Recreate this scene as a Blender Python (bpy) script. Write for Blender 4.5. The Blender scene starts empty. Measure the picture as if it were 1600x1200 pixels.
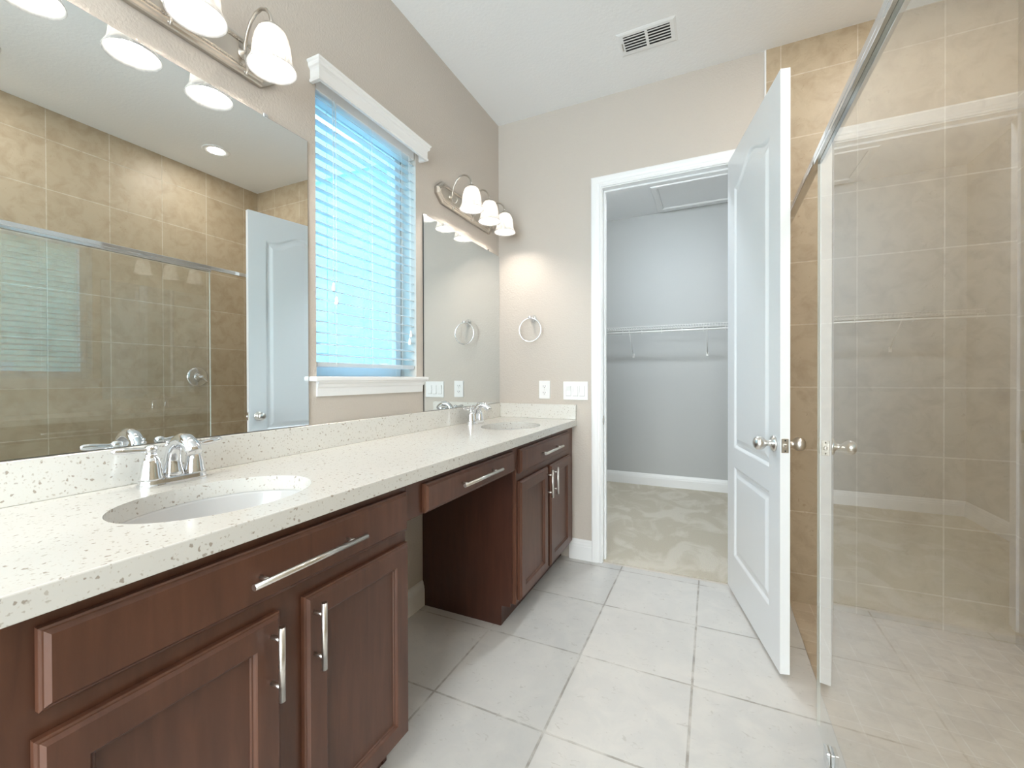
import bpy, bmesh, math, random
from mathutils import Vector, Matrix
random.seed(7)
PI = math.pi
scene = bpy.context.scene
COL = scene.collection

# ------------------------------------------------------------------ camera
cam_d = bpy.data.cameras.new('camera')
cam = bpy.data.objects.new('camera', cam_d)
COL.objects.link(cam)
cam_d.sensor_width = 36.0
cam_d.lens = 668.5038 * 36.0 / 1600.0
cam_d.shift_y = -4.97 / 1600.0
cam_d.clip_start = 0.02
ya, pi_, ro = (math.radians(a) for a in (25.0596, -0.3477, -0.1548))
_F = Vector((-math.sin(ya) * math.cos(pi_), math.cos(ya) * math.cos(pi_), math.sin(pi_)))
_R = Vector((math.cos(ya), math.sin(ya), 0))
_U = _R.cross(_F)
_R2 = _R * math.cos(ro) + _U * math.sin(ro)
_U2 = -_R * math.sin(ro) + _U * math.cos(ro)
_m = Matrix((_R2, _U2, -_F)).transposed().to_4x4()
_m.translation = Vector((1.4157, 0.0, 1.22))
cam.matrix_world = _m
scene.camera = cam

# ------------------------------------------------------------------ exposure
vs = scene.view_settings
vs.view_transform = 'Standard'
vs.look = 'None'
vs.gamma = 1.0
vs.use_curve_mapping = False
vs.exposure = 0.88
cy_ = scene.cycles
cy_.use_denoising = True
cy_.max_bounces = 14
cy_.diffuse_bounces = 7
cy_.glossy_bounces = 7
cy_.transparent_max_bounces = 16
cy_.sample_clamp_indirect = 6.0
cy_.caustics_reflective = False
cy_.caustics_refractive = False

# ------------------------------------------------------------------ world: bright hazy sky
W = bpy.data.worlds.new('sky')
scene.world = W
W.use_nodes = True
wn = W.node_tree.nodes
wl = W.node_tree.links
wn.clear()
w_out = wn.new('ShaderNodeOutputWorld')
w_bg = wn.new('ShaderNodeBackground')
w_tc = wn.new('ShaderNodeTexCoord')
w_ns = wn.new('ShaderNodeTexNoise')
w_ns.inputs['Scale'].default_value = 3.2
w_ns.inputs['Detail'].default_value = 6
w_rp = wn.new('ShaderNodeValToRGB')
w_rp.color_ramp.elements[0].position = 0.42
w_rp.color_ramp.elements[0].color = (0.74, 0.88, 1.0, 1)
w_rp.color_ramp.elements[1].position = 0.62
w_rp.color_ramp.elements[1].color = (1.0, 1.0, 1.0, 1)
wl.new(w_tc.outputs['Generated'], w_ns.inputs['Vector'])
wl.new(w_ns.outputs['Fac'], w_rp.inputs['Fac'])
wl.new(w_rp.outputs['Color'], w_bg.inputs['Color'])
w_bg.inputs['Strength'].default_value = 9.5
wl.new(w_bg.outputs['Background'], w_out.inputs['Surface'])

LIGHT = dict(bulb=140.0, shade=0.20, down=125.0, closet=95.0)

# ------------------------------------------------------------------ materials
def newmat(name):
    m = bpy.data.materials.new(name)
    m.use_nodes = True
    n = m.node_tree.nodes
    n.clear()
    out = n.new('ShaderNodeOutputMaterial')
    return m, n, m.node_tree.links, out

def pbr(name, col, rough=0.5, metal=0.0, bump=None, spec=0.5, coat=0.0, vary=None, emit=None, aniso=None):
    m, n, l, out = newmat(name)
    b = n.new('ShaderNodeBsdfPrincipled')
    b.inputs['Base Color'].default_value = (*col, 1)
    b.inputs['Roughness'].default_value = rough
    b.inputs['Metallic'].default_value = metal
    b.inputs['Specular IOR Level'].default_value = spec
    b.inputs['Coat Weight'].default_value = coat
    b.inputs['Coat Roughness'].default_value = 0.12
    tc = n.new('ShaderNodeTexCoord')
    if vary:
        sc, col2, det = vary
        ns = n.new('ShaderNodeTexNoise')
        ns.inputs['Scale'].default_value = sc
        ns.inputs['Detail'].default_value = det
        mx = n.new('ShaderNodeMix'); mx.data_type = 'RGBA'
        mx.inputs[6].default_value = (*col, 1); mx.inputs[7].default_value = (*col2, 1)
        rp = n.new('ShaderNodeMapRange')
        rp.inputs[1].default_value = 0.35; rp.inputs[2].default_value = 0.65
        l.new(tc.outputs['Object'], ns.inputs['Vector'])
        l.new(ns.outputs['Fac'], rp.inputs[0]); l.new(rp.outputs[0], mx.inputs[0])
        l.new(mx.outputs[2], b.inputs['Base Color'])
    if bump:
        sc, st, dist = bump
        ns = n.new('ShaderNodeTexNoise')
        ns.inputs['Scale'].default_value = sc
        ns.inputs['Detail'].default_value = 3
        bp = n.new('ShaderNodeBump')
        bp.inputs['Strength'].default_value = st
        bp.inputs['Distance'].default_value = dist
        l.new(tc.outputs['Object'], ns.inputs['Vector'])
        l.new(ns.outputs['Fac'], bp.inputs['Height'])
        l.new(bp.outputs['Normal'], b.inputs['Normal'])
    if emit:
        b.inputs['Emission Color'].default_value = (*emit[0], 1)
        b.inputs['Emission Strength'].default_value = emit[1]
    l.new(b.outputs['BSDF'], out.inputs['Surface'])
    return m

def emission(name, col, strength):
    m, n, l, out = newmat(name)
    e = n.new('ShaderNodeEmission')
    e.inputs['Color'].default_value = (*col, 1)
    e.inputs['Strength'].default_value = strength
    l.new(e.outputs[0], out.inputs['Surface'])
    return m

def sheet_glass(name, tint, both=True):
    """Clear pane: Fresnel reflection on the entering face, straight transmission."""
    m, n, l, out = newmat(name)
    tr = n.new('ShaderNodeBsdfTransparent'); tr.inputs['Color'].default_value = (*tint, 1)
    gl = n.new('ShaderNodeBsdfGlossy'); gl.inputs['Roughness'].default_value = 0.0
    gl.inputs['Color'].default_value = (0.98, 0.985, 0.98, 1)
    fr = n.new('ShaderNodeFresnel'); fr.inputs['IOR'].default_value = 1.6
    ge = n.new('ShaderNodeNewGeometry')
    # two faces of the pane together: R = 2F / (1 + F), counted on the front face
    a = n.new('ShaderNodeMath'); a.operation = 'MULTIPLY'; a.inputs[1].default_value = 2.0
    b = n.new('ShaderNodeMath'); b.operation = 'ADD'; b.inputs[1].default_value = 1.0
    c = n.new('ShaderNodeMath'); c.operation = 'DIVIDE'
    d = n.new('ShaderNodeMath'); d.operation = 'SUBTRACT'; d.inputs[0].default_value = 1.0
    e = n.new('ShaderNodeMath'); e.operation = 'MULTIPLY'
    l.new(fr.outputs[0], a.inputs[0]); l.new(fr.outputs[0], b.inputs[0])
    l.new(a.outputs[0], c.inputs[0]); l.new(b.outputs[0], c.inputs[1])
    l.new(ge.outputs['Backfacing'], d.inputs[1])
    l.new(c.outputs[0], e.inputs[0]); l.new(d.outputs[0], e.inputs[1])
    mx = n.new('ShaderNodeMixShader')
    l.new(e.outputs[0], mx.inputs[0]); l.new(tr.outputs[0], mx.inputs[1]); l.new(gl.outputs[0], mx.inputs[2])
    l.new(mx.outputs[0], out.inputs['Surface'])
    return m

def tile_mat(name, axes, origin, size, mortar, cols, grout, rough, stain, bump=0.25, gbump=0.6, fleck=None):
    """Square tiles laid on the two given object axes with grout lines through origin."""
    m, n, l, out = newmat(name)
    b = n.new('ShaderNodeBsdfPrincipled')
    b.inputs['Roughness'].default_value = rough
    tc = n.new('ShaderNodeTexCoord')
    sp = n.new('ShaderNodeSeparateXYZ'); cb = n.new('ShaderNodeCombineXYZ')
    l.new(tc.outputs['Object'], sp.inputs[0])
    for k in (0, 1):
        s = n.new('ShaderNodeMath'); s.operation = 'SUBTRACT'
        s.inputs[1].default_value = origin[k] - 40 * size
        l.new(sp.outputs['XYZ'.index(axes[k])], s.inputs[0])
        l.new(s.outputs[0], cb.inputs[k])
    br = n.new('ShaderNodeTexBrick')
    br.offset = 0.0; br.squash = 1.0
    br.inputs['Scale'].default_value = 1.0
    br.inputs['Brick Width'].default_value = size
    br.inputs['Row Height'].default_value = size
    br.inputs['Mortar Size'].default_value = mortar
    br.inputs['Mortar Smooth'].default_value = 0.2
    br.inputs['Color1'].default_value = (*cols[0], 1)
    br.inputs['Color2'].default_value = (*cols[1], 1)
    br.inputs['Mortar'].default_value = (*grout, 1)
    l.new(cb.outputs[0], br.inputs['Vector'])
    sc, colS, amt, lo, hi = stain
    ns = n.new('ShaderNodeTexNoise'); ns.inputs['Scale'].default_value = sc
    ns.inputs['Detail'].default_value = 8; ns.inputs['Roughness'].default_value = 0.62
    ns.inputs['Distortion'].default_value = 0.6
    l.new(tc.outputs['Object'], ns.inputs['Vector'])
    mr = n.new('ShaderNodeMapRange'); mr.inputs[1].default_value = lo; mr.inputs[2].default_value = hi
    mr.inputs[4].default_value = amt
    l.new(ns.outputs['Fac'], mr.inputs[0])
    mx = n.new('ShaderNodeMix'); mx.data_type = 'RGBA'
    l.new(mr.outputs[0], mx.inputs[0]); l.new(br.outputs['Color'], mx.inputs[6])
    mx.inputs[7].default_value = (*colS, 1)
    last = mx.outputs[2]
    if fleck:
        fsc, fcol, fth, famt = fleck
        n2 = n.new('ShaderNodeTexNoise'); n2.inputs['Scale'].default_value = fsc
        n2.inputs['Detail'].default_value = 5; n2.inputs['Distortion'].default_value = 1.5
        mp = n.new('ShaderNodeMapping'); mp.inputs['Scale'].default_value = (1, 1.8, 1)
        mp.inputs['Rotation'].default_value = (0, 0, 0.6)
        l.new(tc.outputs['Object'], mp.inputs[0]); l.new(mp.outputs[0], n2.inputs['Vector'])
        m2 = n.new('ShaderNodeMapRange'); m2.inputs[1].default_value = fth; m2.inputs[2].default_value = fth + 0.06
        m2.inputs[4].default_value = famt
        l.new(n2.outputs['Fac'], m2.inputs[0])
        x2 = n.new('ShaderNodeMix'); x2.data_type = 'RGBA'
        l.new(m2.outputs[0], x2.inputs[0]); l.new(last, x2.inputs[6]); x2.inputs[7].default_value = (*fcol, 1)
        last = x2.outputs[2]
    l.new(last, b.inputs['Base Color'])
    # grout is rougher and lower
    rr = n.new('ShaderNodeMapRange'); rr.inputs[3].default_value = rough; rr.inputs[4].default_value = 0.85
    l.new(br.outputs['Fac'], rr.inputs[0]); l.new(rr.outputs[0], b.inputs['Roughness'])
    b1 = n.new('ShaderNodeBump'); b1.inputs['Strength'].default_value = bump; b1.inputs['Distance'].default_value = 0.002
    l.new(ns.outputs['Fac'], b1.inputs['Height'])
    b2 = n.new('ShaderNodeBump'); b2.invert = True
    b2.inputs['Strength'].default_value = gbump; b2.inputs['Distance'].default_value = 0.002
    l.new(br.outputs['Fac'], b2.inputs['Height']); l.new(b1.outputs[0], b2.inputs['Normal'])
    l.new(b2.outputs[0], b.inputs['Normal'])
    l.new(b.outputs[0], out.inputs['Surface'])
    return m

def quartz_mat():
    m, n, l, out = newmat('speckled_quartz')
    b = n.new('ShaderNodeBsdfPrincipled'); b.inputs['Roughness'].default_value = 0.16
    tc = n.new('ShaderNodeTexCoord')
    col = None
    base = (0.70, 0.69, 0.655)
    prev = None
    for sc, th, c, amt, sd in ((55, 0.20, (0.36, 0.31, 0.26), 0.9, 0), (95, 0.23, (0.48, 0.44, 0.38), 0.75, 3), (150, 0.22, (0.60, 0.56, 0.49), 0.6, 7)):
        mp = n.new('ShaderNodeMapping'); mp.inputs['Location'].default_value = (sd, sd * 1.7, sd * .6)
        ds = n.new('ShaderNodeTexNoise'); ds.inputs['Scale'].default_value = sc * 1.4
        ad = n.new('ShaderNodeVectorMath'); ad.operation = 'MULTIPLY_ADD'
        ad.inputs[1].default_value = (0.9 / sc,) * 3
        vo = n.new('ShaderNodeTexVoronoi'); vo.inputs['Scale'].default_value = sc
        l.new(tc.outputs['Object'], mp.inputs[0])
        l.new(mp.outputs[0], ds.inputs['Vector'])
        l.new(ds.outputs['Color'], ad.inputs[0]); l.new(mp.outputs[0], ad.inputs[2])
        l.new(ad.outputs[0], vo.inputs['Vector'])
        mr = n.new('ShaderNodeMapRange'); mr.inputs[1].default_value = th - 0.06; mr.inputs[2].default_value = th
        mr.inputs[3].default_value = amt; mr.inputs[4].default_value = 0.0
        l.new(vo.outputs['Distance'], mr.inputs[0])
        # only some of the cells carry a chip
        sx = n.new('ShaderNodeSeparateColor'); l.new(vo.outputs['Color'], sx.inputs[0])
        gt = n.new('ShaderNodeMath'); gt.operation = 'GREATER_THAN'; gt.inputs[1].default_value = 0.18
        l.new(sx.outputs[0], gt.inputs[0])
        mu = n.new('ShaderNodeMath'); mu.operation = 'MULTIPLY'
        l.new(mr.outputs[0], mu.inputs[0]); l.new(gt.outputs[0], mu.inputs[1])
        mx = n.new('ShaderNodeMix'); mx.data_type = 'RGBA'
        l.new(mu.outputs[0], mx.inputs[0])
        if prev is None: mx.inputs[6].default_value = (*base, 1)
        else: l.new(prev, mx.inputs[6])
        mx.inputs[7].default_value = (*c, 1)
        prev = mx.outputs[2]
    l.new(prev, b.inputs['Base Color'])
    l.new(b.outputs[0], out.inputs['Surface'])
    return m

def wood_mat(name, c1, c2):
    m, n, l, out = newmat(name)
    b = n.new('ShaderNodeBsdfPrincipled'); b.inputs['Roughness'].default_value = 0.40
    b.inputs['Coat Weight'].default_value = 0.12; b.inputs['Coat Roughness'].default_value = 0.2
    tc = n.new('ShaderNodeTexCoord')
    mp = n.new('ShaderNodeMapping'); mp.inputs['Scale'].default_value = (14, 14, 1.6)
    ns = n.new('ShaderNodeTexNoise'); ns.inputs['Scale'].default_value = 3.0
    ns.inputs['Detail'].default_value = 6; ns.inputs['Distortion'].default_value = 0.5
    n2 = n.new('ShaderNodeTexNoise'); n2.inputs['Scale'].default_value = 2.2; n2.inputs['Detail'].default_value = 2
    l.new(tc.outputs['Object'], mp.inputs[0]); l.new(mp.outputs[0], ns.inputs['Vector'])
    l.new(tc.outputs['Object'], n2.inputs['Vector'])
    av = n.new('ShaderNodeMath'); av.operation = 'ADD'
    l.new(ns.outputs['Fac'], av.inputs[0]); l.new(n2.outputs['Fac'], av.inputs[1])
    mr = n.new('ShaderNodeMapRange'); mr.inputs[1].default_value = 0.7; mr.inputs[2].default_value = 1.3
    l.new(av.outputs[0], mr.inputs[0])
    mx = n.new('ShaderNodeMix'); mx.data_type = 'RGBA'
    mx.inputs[6].default_value = (*c1, 1); mx.inputs[7].default_value = (*c2, 1)
    l.new(mr.outputs[0], mx.inputs[0]); l.new(mx.outputs[2], b.inputs['Base Color'])
    l.new(b.outputs[0], out.inputs['Surface'])
    return m

def carpet_mat():
    m, n, l, out = newmat('plush_carpet')
    b = n.new('ShaderNodeBsdfPrincipled'); b.inputs['Roughness'].default_value = 0.95
    b.inputs['Specular IOR Level'].default_value = 0.1
    tc = n.new('ShaderNodeTexCoord')
    mp = n.new('ShaderNodeMapping'); mp.inputs['Rotation'].default_value = (0, 0, 0.5)
    mp.inputs['Scale'].default_value = (1.5, 1.0, 1)
    a = n.new('ShaderNodeTexNoise'); a.inputs['Scale'].default_value = 2.2; a.inputs['Detail'].default_value = 5
    a.inputs['Roughness'].default_value = 0.55; a.inputs['Distortion'].default_value = 1.4
    c = n.new('ShaderNodeTexNoise'); c.inputs['Scale'].default_value = 160; c.inputs['Detail'].default_value = 4
    l.new(tc.outputs['Object'], mp.inputs[0]); l.new(mp.outputs[0], a.inputs['Vector'])
    l.new(tc.outputs['Object'], c.inputs['Vector'])
    mr = n.new('ShaderNodeMapRange'); mr.inputs[1].default_value = 0.46; mr.inputs[2].default_value = 0.58
    l.new(a.outputs['Fac'], mr.inputs[0])
    mx = n.new('ShaderNodeMix'); mx.data_type = 'RGBA'
    mx.inputs[6].default_value = (0.60, 0.54, 0.44, 1); mx.inputs[7].default_value = (0.70, 0.645, 0.555, 1)
    l.new(mr.outputs[0], mx.inputs[0])
    m2 = n.new('ShaderNodeMix'); m2.data_type = 'RGBA'; m2.blend_type = 'MULTIPLY'
    m2.inputs[0].default_value = 0.15
    l.new(mx.outputs[2], m2.inputs[6]); l.new(c.outputs['Color'], m2.inputs[7])
    l.new(m2.outputs[2], b.inputs['Base Color'])
    bp = n.new('ShaderNodeBump'); bp.inputs['Strength'].default_value = 0.8; bp.inputs['Distance'].default_value = 0.006
    l.new(c.outputs['Fac'], bp.inputs['Height']); l.new(bp.outputs[0], b.inputs['Normal'])
    l.new(b.outputs[0], out.inputs['Surface'])
    return m

def shade_mat():
    m, n, l, out = newmat('alabaster_glass_lit')
    df = n.new('ShaderNodeBsdfTranslucent'); df.inputs['Color'].default_value = (0.9, 0.87, 0.8, 1)
    gl = n.new('ShaderNodeBsdfPrincipled'); gl.inputs['Base Color'].default_value = (0.85, 0.84, 0.81, 1)
    gl.inputs['Roughness'].default_value = 0.2
    em = n.new('ShaderNodeEmission')
    tc = n.new('ShaderNodeTexCoord')
    ns = n.new('ShaderNodeTexNoise'); ns.inputs['Scale'].default_value = 22; ns.inputs['Detail'].default_value = 4
    ns.inputs['Distortion'].default_value = 2.0
    l.new(tc.outputs['Object'], ns.inputs['Vector'])
    rp = n.new('ShaderNodeValToRGB')
    rp.color_ramp.elements[0].position = 0.35; rp.color_ramp.elements[0].color = (0.82, 0.80, 0.77, 1)
    rp.color_ramp.elements[1].position = 0.6; rp.color_ramp.elements[1].color = (1.0, 0.97, 0.93, 1)
    l.new(ns.outputs['Fac'], rp.inputs[0]); l.new(rp.outputs[0], em.inputs['Color'])
    r2 = n.new('ShaderNodeValToRGB')
    r2.color_ramp.elements[0].position = 0.38; r2.color_ramp.elements[0].color = (0.20, 0.19, 0.18, 1)
    r2.color_ramp.elements[1].position = 0.58; r2.color_ramp.elements[1].color = (0.46, 0.44, 0.41, 1)
    l.new(ns.outputs['Fac'], r2.inputs[0]); l.new(r2.outputs[0], df.inputs['Color'])
    em.inputs['Strength'].default_value = LIGHT['shade']
    m1 = n.new('ShaderNodeMixShader'); m1.inputs[0].default_value = 0.4
    l.new(df.outputs[0], m1.inputs[1]); l.new(gl.outputs[0], m1.inputs[2])
    ad = n.new('ShaderNodeAddShader')
    l.new(m1.outputs[0], ad.inputs[0]); l.new(em.outputs[0], ad.inputs[1])
    l.new(ad.outputs[0], out.inputs['Surface'])
    return m

def blind_mat():
    m, n, l, out = newmat('white_faux_wood_slat')
    p = n.new('ShaderNodeBsdfPrincipled'); p.inputs['Base Color'].default_value = (0.70, 0.71, 0.72, 1)
    p.inputs['Roughness'].default_value = 0.35
    t = n.new('ShaderNodeBsdfTranslucent'); t.inputs['Color'].default_value = (0.85, 0.9, 0.92, 1)
    x = n.new('ShaderNodeMixShader'); x.inputs[0].default_value = 0.3
    l.new(p.outputs[0], x.inputs[1]); l.new(t.outputs[0], x.inputs[2]); l.new(x.outputs[0], out.inputs['Surface'])
    return m

M = {}
M['wall'] = pbr('beige_wall_paint', (0.56, 0.508, 0.455), 0.5, bump=(110, 0.45, 0.004))
M['wall_cool_lit'] = pbr('beige_paint_cool_lit', (0.475, 0.485, 0.485), 0.6, bump=(170, 0.15, 0.003))  # same beige paint, with the closet's cool light put into the colour
M['ceiling'] = pbr('white_ceiling_paint', (0.86, 0.87, 0.88), 0.75, bump=(70, 0.25, 0.004))
M['white'] = pbr('white_semigloss_paint', (0.84, 0.845, 0.85), 0.28)
M['door'] = pbr('white_door_paint', (0.84, 0.85, 0.86), 0.3, bump=(260, 0.05, 0.001))
M['plastic'] = pbr('white_plastic', (0.85, 0.85, 0.85), 0.3)
M['slot'] = pbr('dark_slot', (0.02, 0.02, 0.02), 0.6)
M['floor'] = tile_mat('pale_stone_floor_tile', 'XY', (0.434, 1.3755), 0.4552, 0.0048,
                      ((0.615, 0.595, 0.57), (0.59, 0.575, 0.555)), (0.34, 0.315, 0.285), 0.27,
                      (7.0, (0.66, 0.635, 0.60), 0.7, 0.42, 0.62), bump=0.05, gbump=0.5,
                      fleck=(26.0, (0.47, 0.445, 0.41), 0.64, 0.6))
_tan = dict(cols=((0.505, 0.405, 0.285), (0.465, 0.37, 0.255)), grout=(0.63, 0.545, 0.43))
M['tile_far'] = tile_mat('tan_shower_tile_far', 'XZ', (1.7615, 0.14), 0.3425, 0.0035, _tan['cols'], _tan['grout'], 0.45,
                         (11.0, (0.33, 0.235, 0.145), 0.6, 0.44, 0.72), bump=0.2, fleck=(34.0, (0.33, 0.23, 0.14), 0.66, 0.5))
M['tile_side'] = tile_mat('tan_shower_tile_side', 'YZ', (1.302, 0.14), 0.3395, 0.0035, _tan['cols'], _tan['grout'], 0.45,
                          (11.0, (0.33, 0.235, 0.145), 0.6, 0.44, 0.72), bump=0.2, fleck=(34.0, (0.33, 0.23, 0.14), 0.66, 0.5))
M['mosaic'] = tile_mat('tan_mosaic_floor_tile', 'XY', (1.797, 2.804), 0.1, 0.0024,
                       ((0.63, 0.53, 0.41), (0.58, 0.48, 0.36)), (0.70, 0.62, 0.52), 0.35,
                       (12.0, (0.42, 0.32, 0.22), 0.5, 0.45, 0.65), bump=0.1)
M['quartz'] = quartz_mat()
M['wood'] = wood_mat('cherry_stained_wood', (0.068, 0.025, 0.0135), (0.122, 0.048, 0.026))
M['wood_shaded'] = wood_mat('cherry_stained_wood_shaded', (0.050, 0.016, 0.009), (0.075, 0.025, 0.014))  # same cherry wood, with the shade of the sides put into the colour
M['nickel'] = pbr('brushed_nickel', (0.72, 0.69, 0.65), 0.28, 1.0)
M['nickel_dark'] = pbr('satin_nickel_fixture', (0.55, 0.51, 0.46), 0.3, 1.0)
M['chrome'] = pbr('polished_chrome', (0.80, 0.81, 0.83), 0.06, 1.0)
M['mirror'] = pbr('silvered_mirror', (0.79, 0.835, 0.845), 0.0, 1.0)
M['mirror_edge'] = pbr('dark_mirror_edge', (0.03, 0.035, 0.035), 0.3)
M['porcelain'] = pbr('white_porcelain', (0.57, 0.57, 0.57), 0.12)
M['glass'] = sheet_glass('clear_shower_glass', (0.97, 0.98, 0.975))
M['glass_edge'] = pbr('polished_glass_edge', (0.62, 0.62, 0.56), 0.25)
M['pane'] = sheet_glass('window_glass', (0.96, 0.98, 0.97))
M['daylight_dimming_pane'] = sheet_glass('daylight_dimming_glass', (0.34, 0.54, 0.63))  # tint added to dim the sky and turn its light cyan
M['carpet'] = carpet_mat()
M['shade'] = shade_mat()
M['bulb'] = emission('lit_bulb', (1.0, 0.90, 0.79), LIGHT['bulb'])
M['lens'] = emission('lit_downlight_lens', (1.0, 0.95, 0.88), LIGHT['down'])
M['globe'] = emission('lit_closet_globe', (0.86, 0.95, 1.0), LIGHT['closet'])
M['blind'] = blind_mat()
M['cord'] = pbr('white_cord', (0.78, 0.78, 0.76), 0.7)
M['vinyl'] = pbr('white_vinyl_frame', (0.80, 0.83, 0.86), 0.35)
M['wire'] = pbr('white_coated_wire', (0.82, 0.82, 0.81), 0.35)
M['siding'] = pbr('pale_blue_siding', (0.42, 0.55, 0.72), 0.7, vary=(3.0, (0.5, 0.62, 0.76), 3))
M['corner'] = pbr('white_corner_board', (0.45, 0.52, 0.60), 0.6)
M['stucco'] = pbr('cream_stucco', (0.80, 0.80, 0.60), 0.8, bump=(40, 0.2, 0.01))
M['roof'] = pbr('light_shingle_roof', (0.5, 0.5, 0.48), 0.9, bump=(25, 0.4, 0.02))
M['fence'] = pbr('white_vinyl_fence', (0.85, 0.87, 0.88), 0.45)
M['bounce_ground'] = pbr('pale_bounce_ground', (0.78, 0.78, 0.77), 0.95, vary=(30.0, (0.68, 0.68, 0.67), 4))  # unseen ground, made pale to bounce light up onto the blind slats
M['bump_rubber'] = pbr('dark_rubber', (0.03, 0.03, 0.03), 0.7)

# ------------------------------------------------------------------ mesh builder
class MB:
    def __init__(self): self.bm = bmesh.new()
    def merge(self, t):
        me = bpy.data.meshes.new('tmp'); t.to_mesh(me); t.free()
        self.bm.from_mesh(me); bpy.data.meshes.remove(me)
    def box(self, x0, x1, y0, y1, z0, z1, bev=0.0, seg=1):
        t = bmesh.new()
        bmesh.ops.create_cube(t, size=1.0)
        for v in t.verts:
            v.co = Vector(((x0 + x1) / 2 + v.co.x * (x1 - x0), (y0 + y1) / 2 + v.co.y * (y1 - y0), (z0 + z1) / 2 + v.co.z * (z1 - z0)))
        if bev:
            bmesh.ops.bevel(t, geom=t.edges[:], offset=bev, segments=seg, profile=0.5, affect='EDGES')
        self.merge(t); return self
    def tube(self, pts, r, seg=10, cap=True, smooth=True):
        """Sweep a circle along a polyline; r is a number or one per point."""
        pts = [Vector(p) for p in pts]
        rs = r if isinstance(r, (list, tuple)) else [r] * len(pts)
        bm = self.bm; rings = []
        tan = []
        for i in range(len(pts)):
            a = pts[max(i - 1, 0)]; b = pts[min(i + 1, len(pts) - 1)]
            tan.append((b - a).normalized())
        ref = Vector((0, 0, 1)) if abs(tan[0].z) < 0.9 else Vector((1, 0, 0))
        nrm = tan[0].cross(ref).normalized()
        for i, p in enumerate(pts):
            if i:
                nrm = (nrm - tan[i] * nrm.dot(tan[i]))
                nrm.normalize()
            bi = tan[i].cross(nrm)
            rings.append([bm.verts.new(p + (nrm * math.cos(2 * PI * k / seg) + bi * math.sin(2 * PI * k / seg)) * rs[i]) for k in range(seg)])
        for a, b in zip(rings, rings[1:]):
            for k in range(seg):
                f = bm.faces.new((a[k], a[(k + 1) % seg], b[(k + 1) % seg], b[k])); f.smooth = smooth
        if cap:
            bm.faces.new(rings[0][::-1]); bm.faces.new(rings[-1])
        return self
    def lathe(self, prof, org=(0, 0, 0), axis='Z', seg=32, cap0=False, cap1=False, sx=1.0, sy=1.0, flip=False):
        """prof: list of (radius, height) along axis; sx, sy stretch the section."""
        bm = self.bm; rings = []; org = Vector(org)
        def tr(a, b, h):
            if axis == 'Z': return org + Vector((a, b, h))
            if axis == 'X': return org + Vector((h, a, b))
            return org + Vector((a, -h, b)) if flip else org + Vector((b, h, a))
        for r, h in prof:
            if r < 1e-6:
                rings.append([bm.verts.new(tr(0, 0, h))])
            else:
                rings.append([bm.verts.new(tr(r * sx * math.cos(2 * PI * k / seg), r * sy * math.sin(2 * PI * k / seg), h)) for k in range(seg)])
        for a, b in zip(rings, rings[1:]):
            for k in range(seg):
                k2 = (k + 1) % seg
                if len(a) == 1 and len(b) == 1: continue
                if len(a) == 1: f = bm.faces.new((a[0], b[k2], b[k]))
                elif len(b) == 1: f = bm.faces.new((a[k], a[k2], b[0]))
                else: f = bm.faces.new((a[k], a[k2], b[k2], b[k]))
                f.smooth = True
        if cap0 and len(rings[0]) > 1: bm.faces.new(rings[0][::-1])
        if cap1 and len(rings[-1]) > 1: bm.faces.new(rings[-1])
        return self
    def ball(self, c, r, seg=12, sc=(1, 1, 1)):
        t = bmesh.new()
        bmesh.ops.create_uvsphere(t, u_segments=seg, v_segments=max(6, seg // 2), radius=r)
        for v in t.verts: v.co = Vector((v.co.x * sc[0], v.co.y * sc[1], v.co.z * sc[2])) + Vector(c)
        for f in t.faces: f.smooth = True
        self.merge(t); return self
    def prism(self, poly, f, d0, d1):
        """Extrude a closed 2-D polygon; f(u, v, d) maps to 3-D."""
        bm = self.bm
        a = [bm.verts.new(f(u, v, d0)) for u, v in poly]
        b = [bm.verts.new(f(u, v, d1)) for u, v in poly]
        n = len(poly)
        for k in range(n): bm.faces.new((a[k], a[(k + 1) % n], b[(k + 1) % n], b[k]))
        bm.faces.new(a[::-1]); bm.faces.new(b)
        return self
    def nested(self, f, loops, cap0=True, cap1=True):
        """Loops of equal length ((u, v) list, height) joined by strips, last one filled."""
        bm = self.bm
        rings = [[bm.verts.new(f(u, v, h)) for u, v in poly] for poly, h in loops]
        n = len(rings[0])
        for a, b in zip(rings, rings[1:]):
            for k in range(n): bm.faces.new((a[k], a[(k + 1) % n], b[(k + 1) % n], b[k]))
        if cap0: bm.faces.new(rings[0][::-1])
        if cap1: bm.faces.new(rings[-1])
        return self
    def holed(self, f, outer, holes, d0, d1):
        """Slab with holes: outer and holes are 2-D loops."""
        bm = self.bm
        for d in (d0, d1):
            ed = []
            for lp in [outer] + holes:
                vs_ = [bm.verts.new(f(u, v, d)) for u, v in lp]
                for k in range(len(vs_)): ed.append(bm.edges.new((vs_[k], vs_[(k + 1) % len(vs_)])))
            bmesh.ops.triangle_fill(bm, use_beauty=True, use_dissolve=False, edges=ed)
        for lp in [outer] + holes:
            a = [bm.verts.new(f(u, v, d0)) for u, v in lp]; b = [bm.verts.new(f(u, v, d1)) for u, v in lp]
            for k in range(len(lp)): bm.faces.new((a[k], a[(k + 1) % len(lp)], b[(k + 1) % len(lp)], b[k]))
        bmesh.ops.remove_doubles(bm, verts=bm.verts[:], dist=1e-5)
        return self
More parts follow.
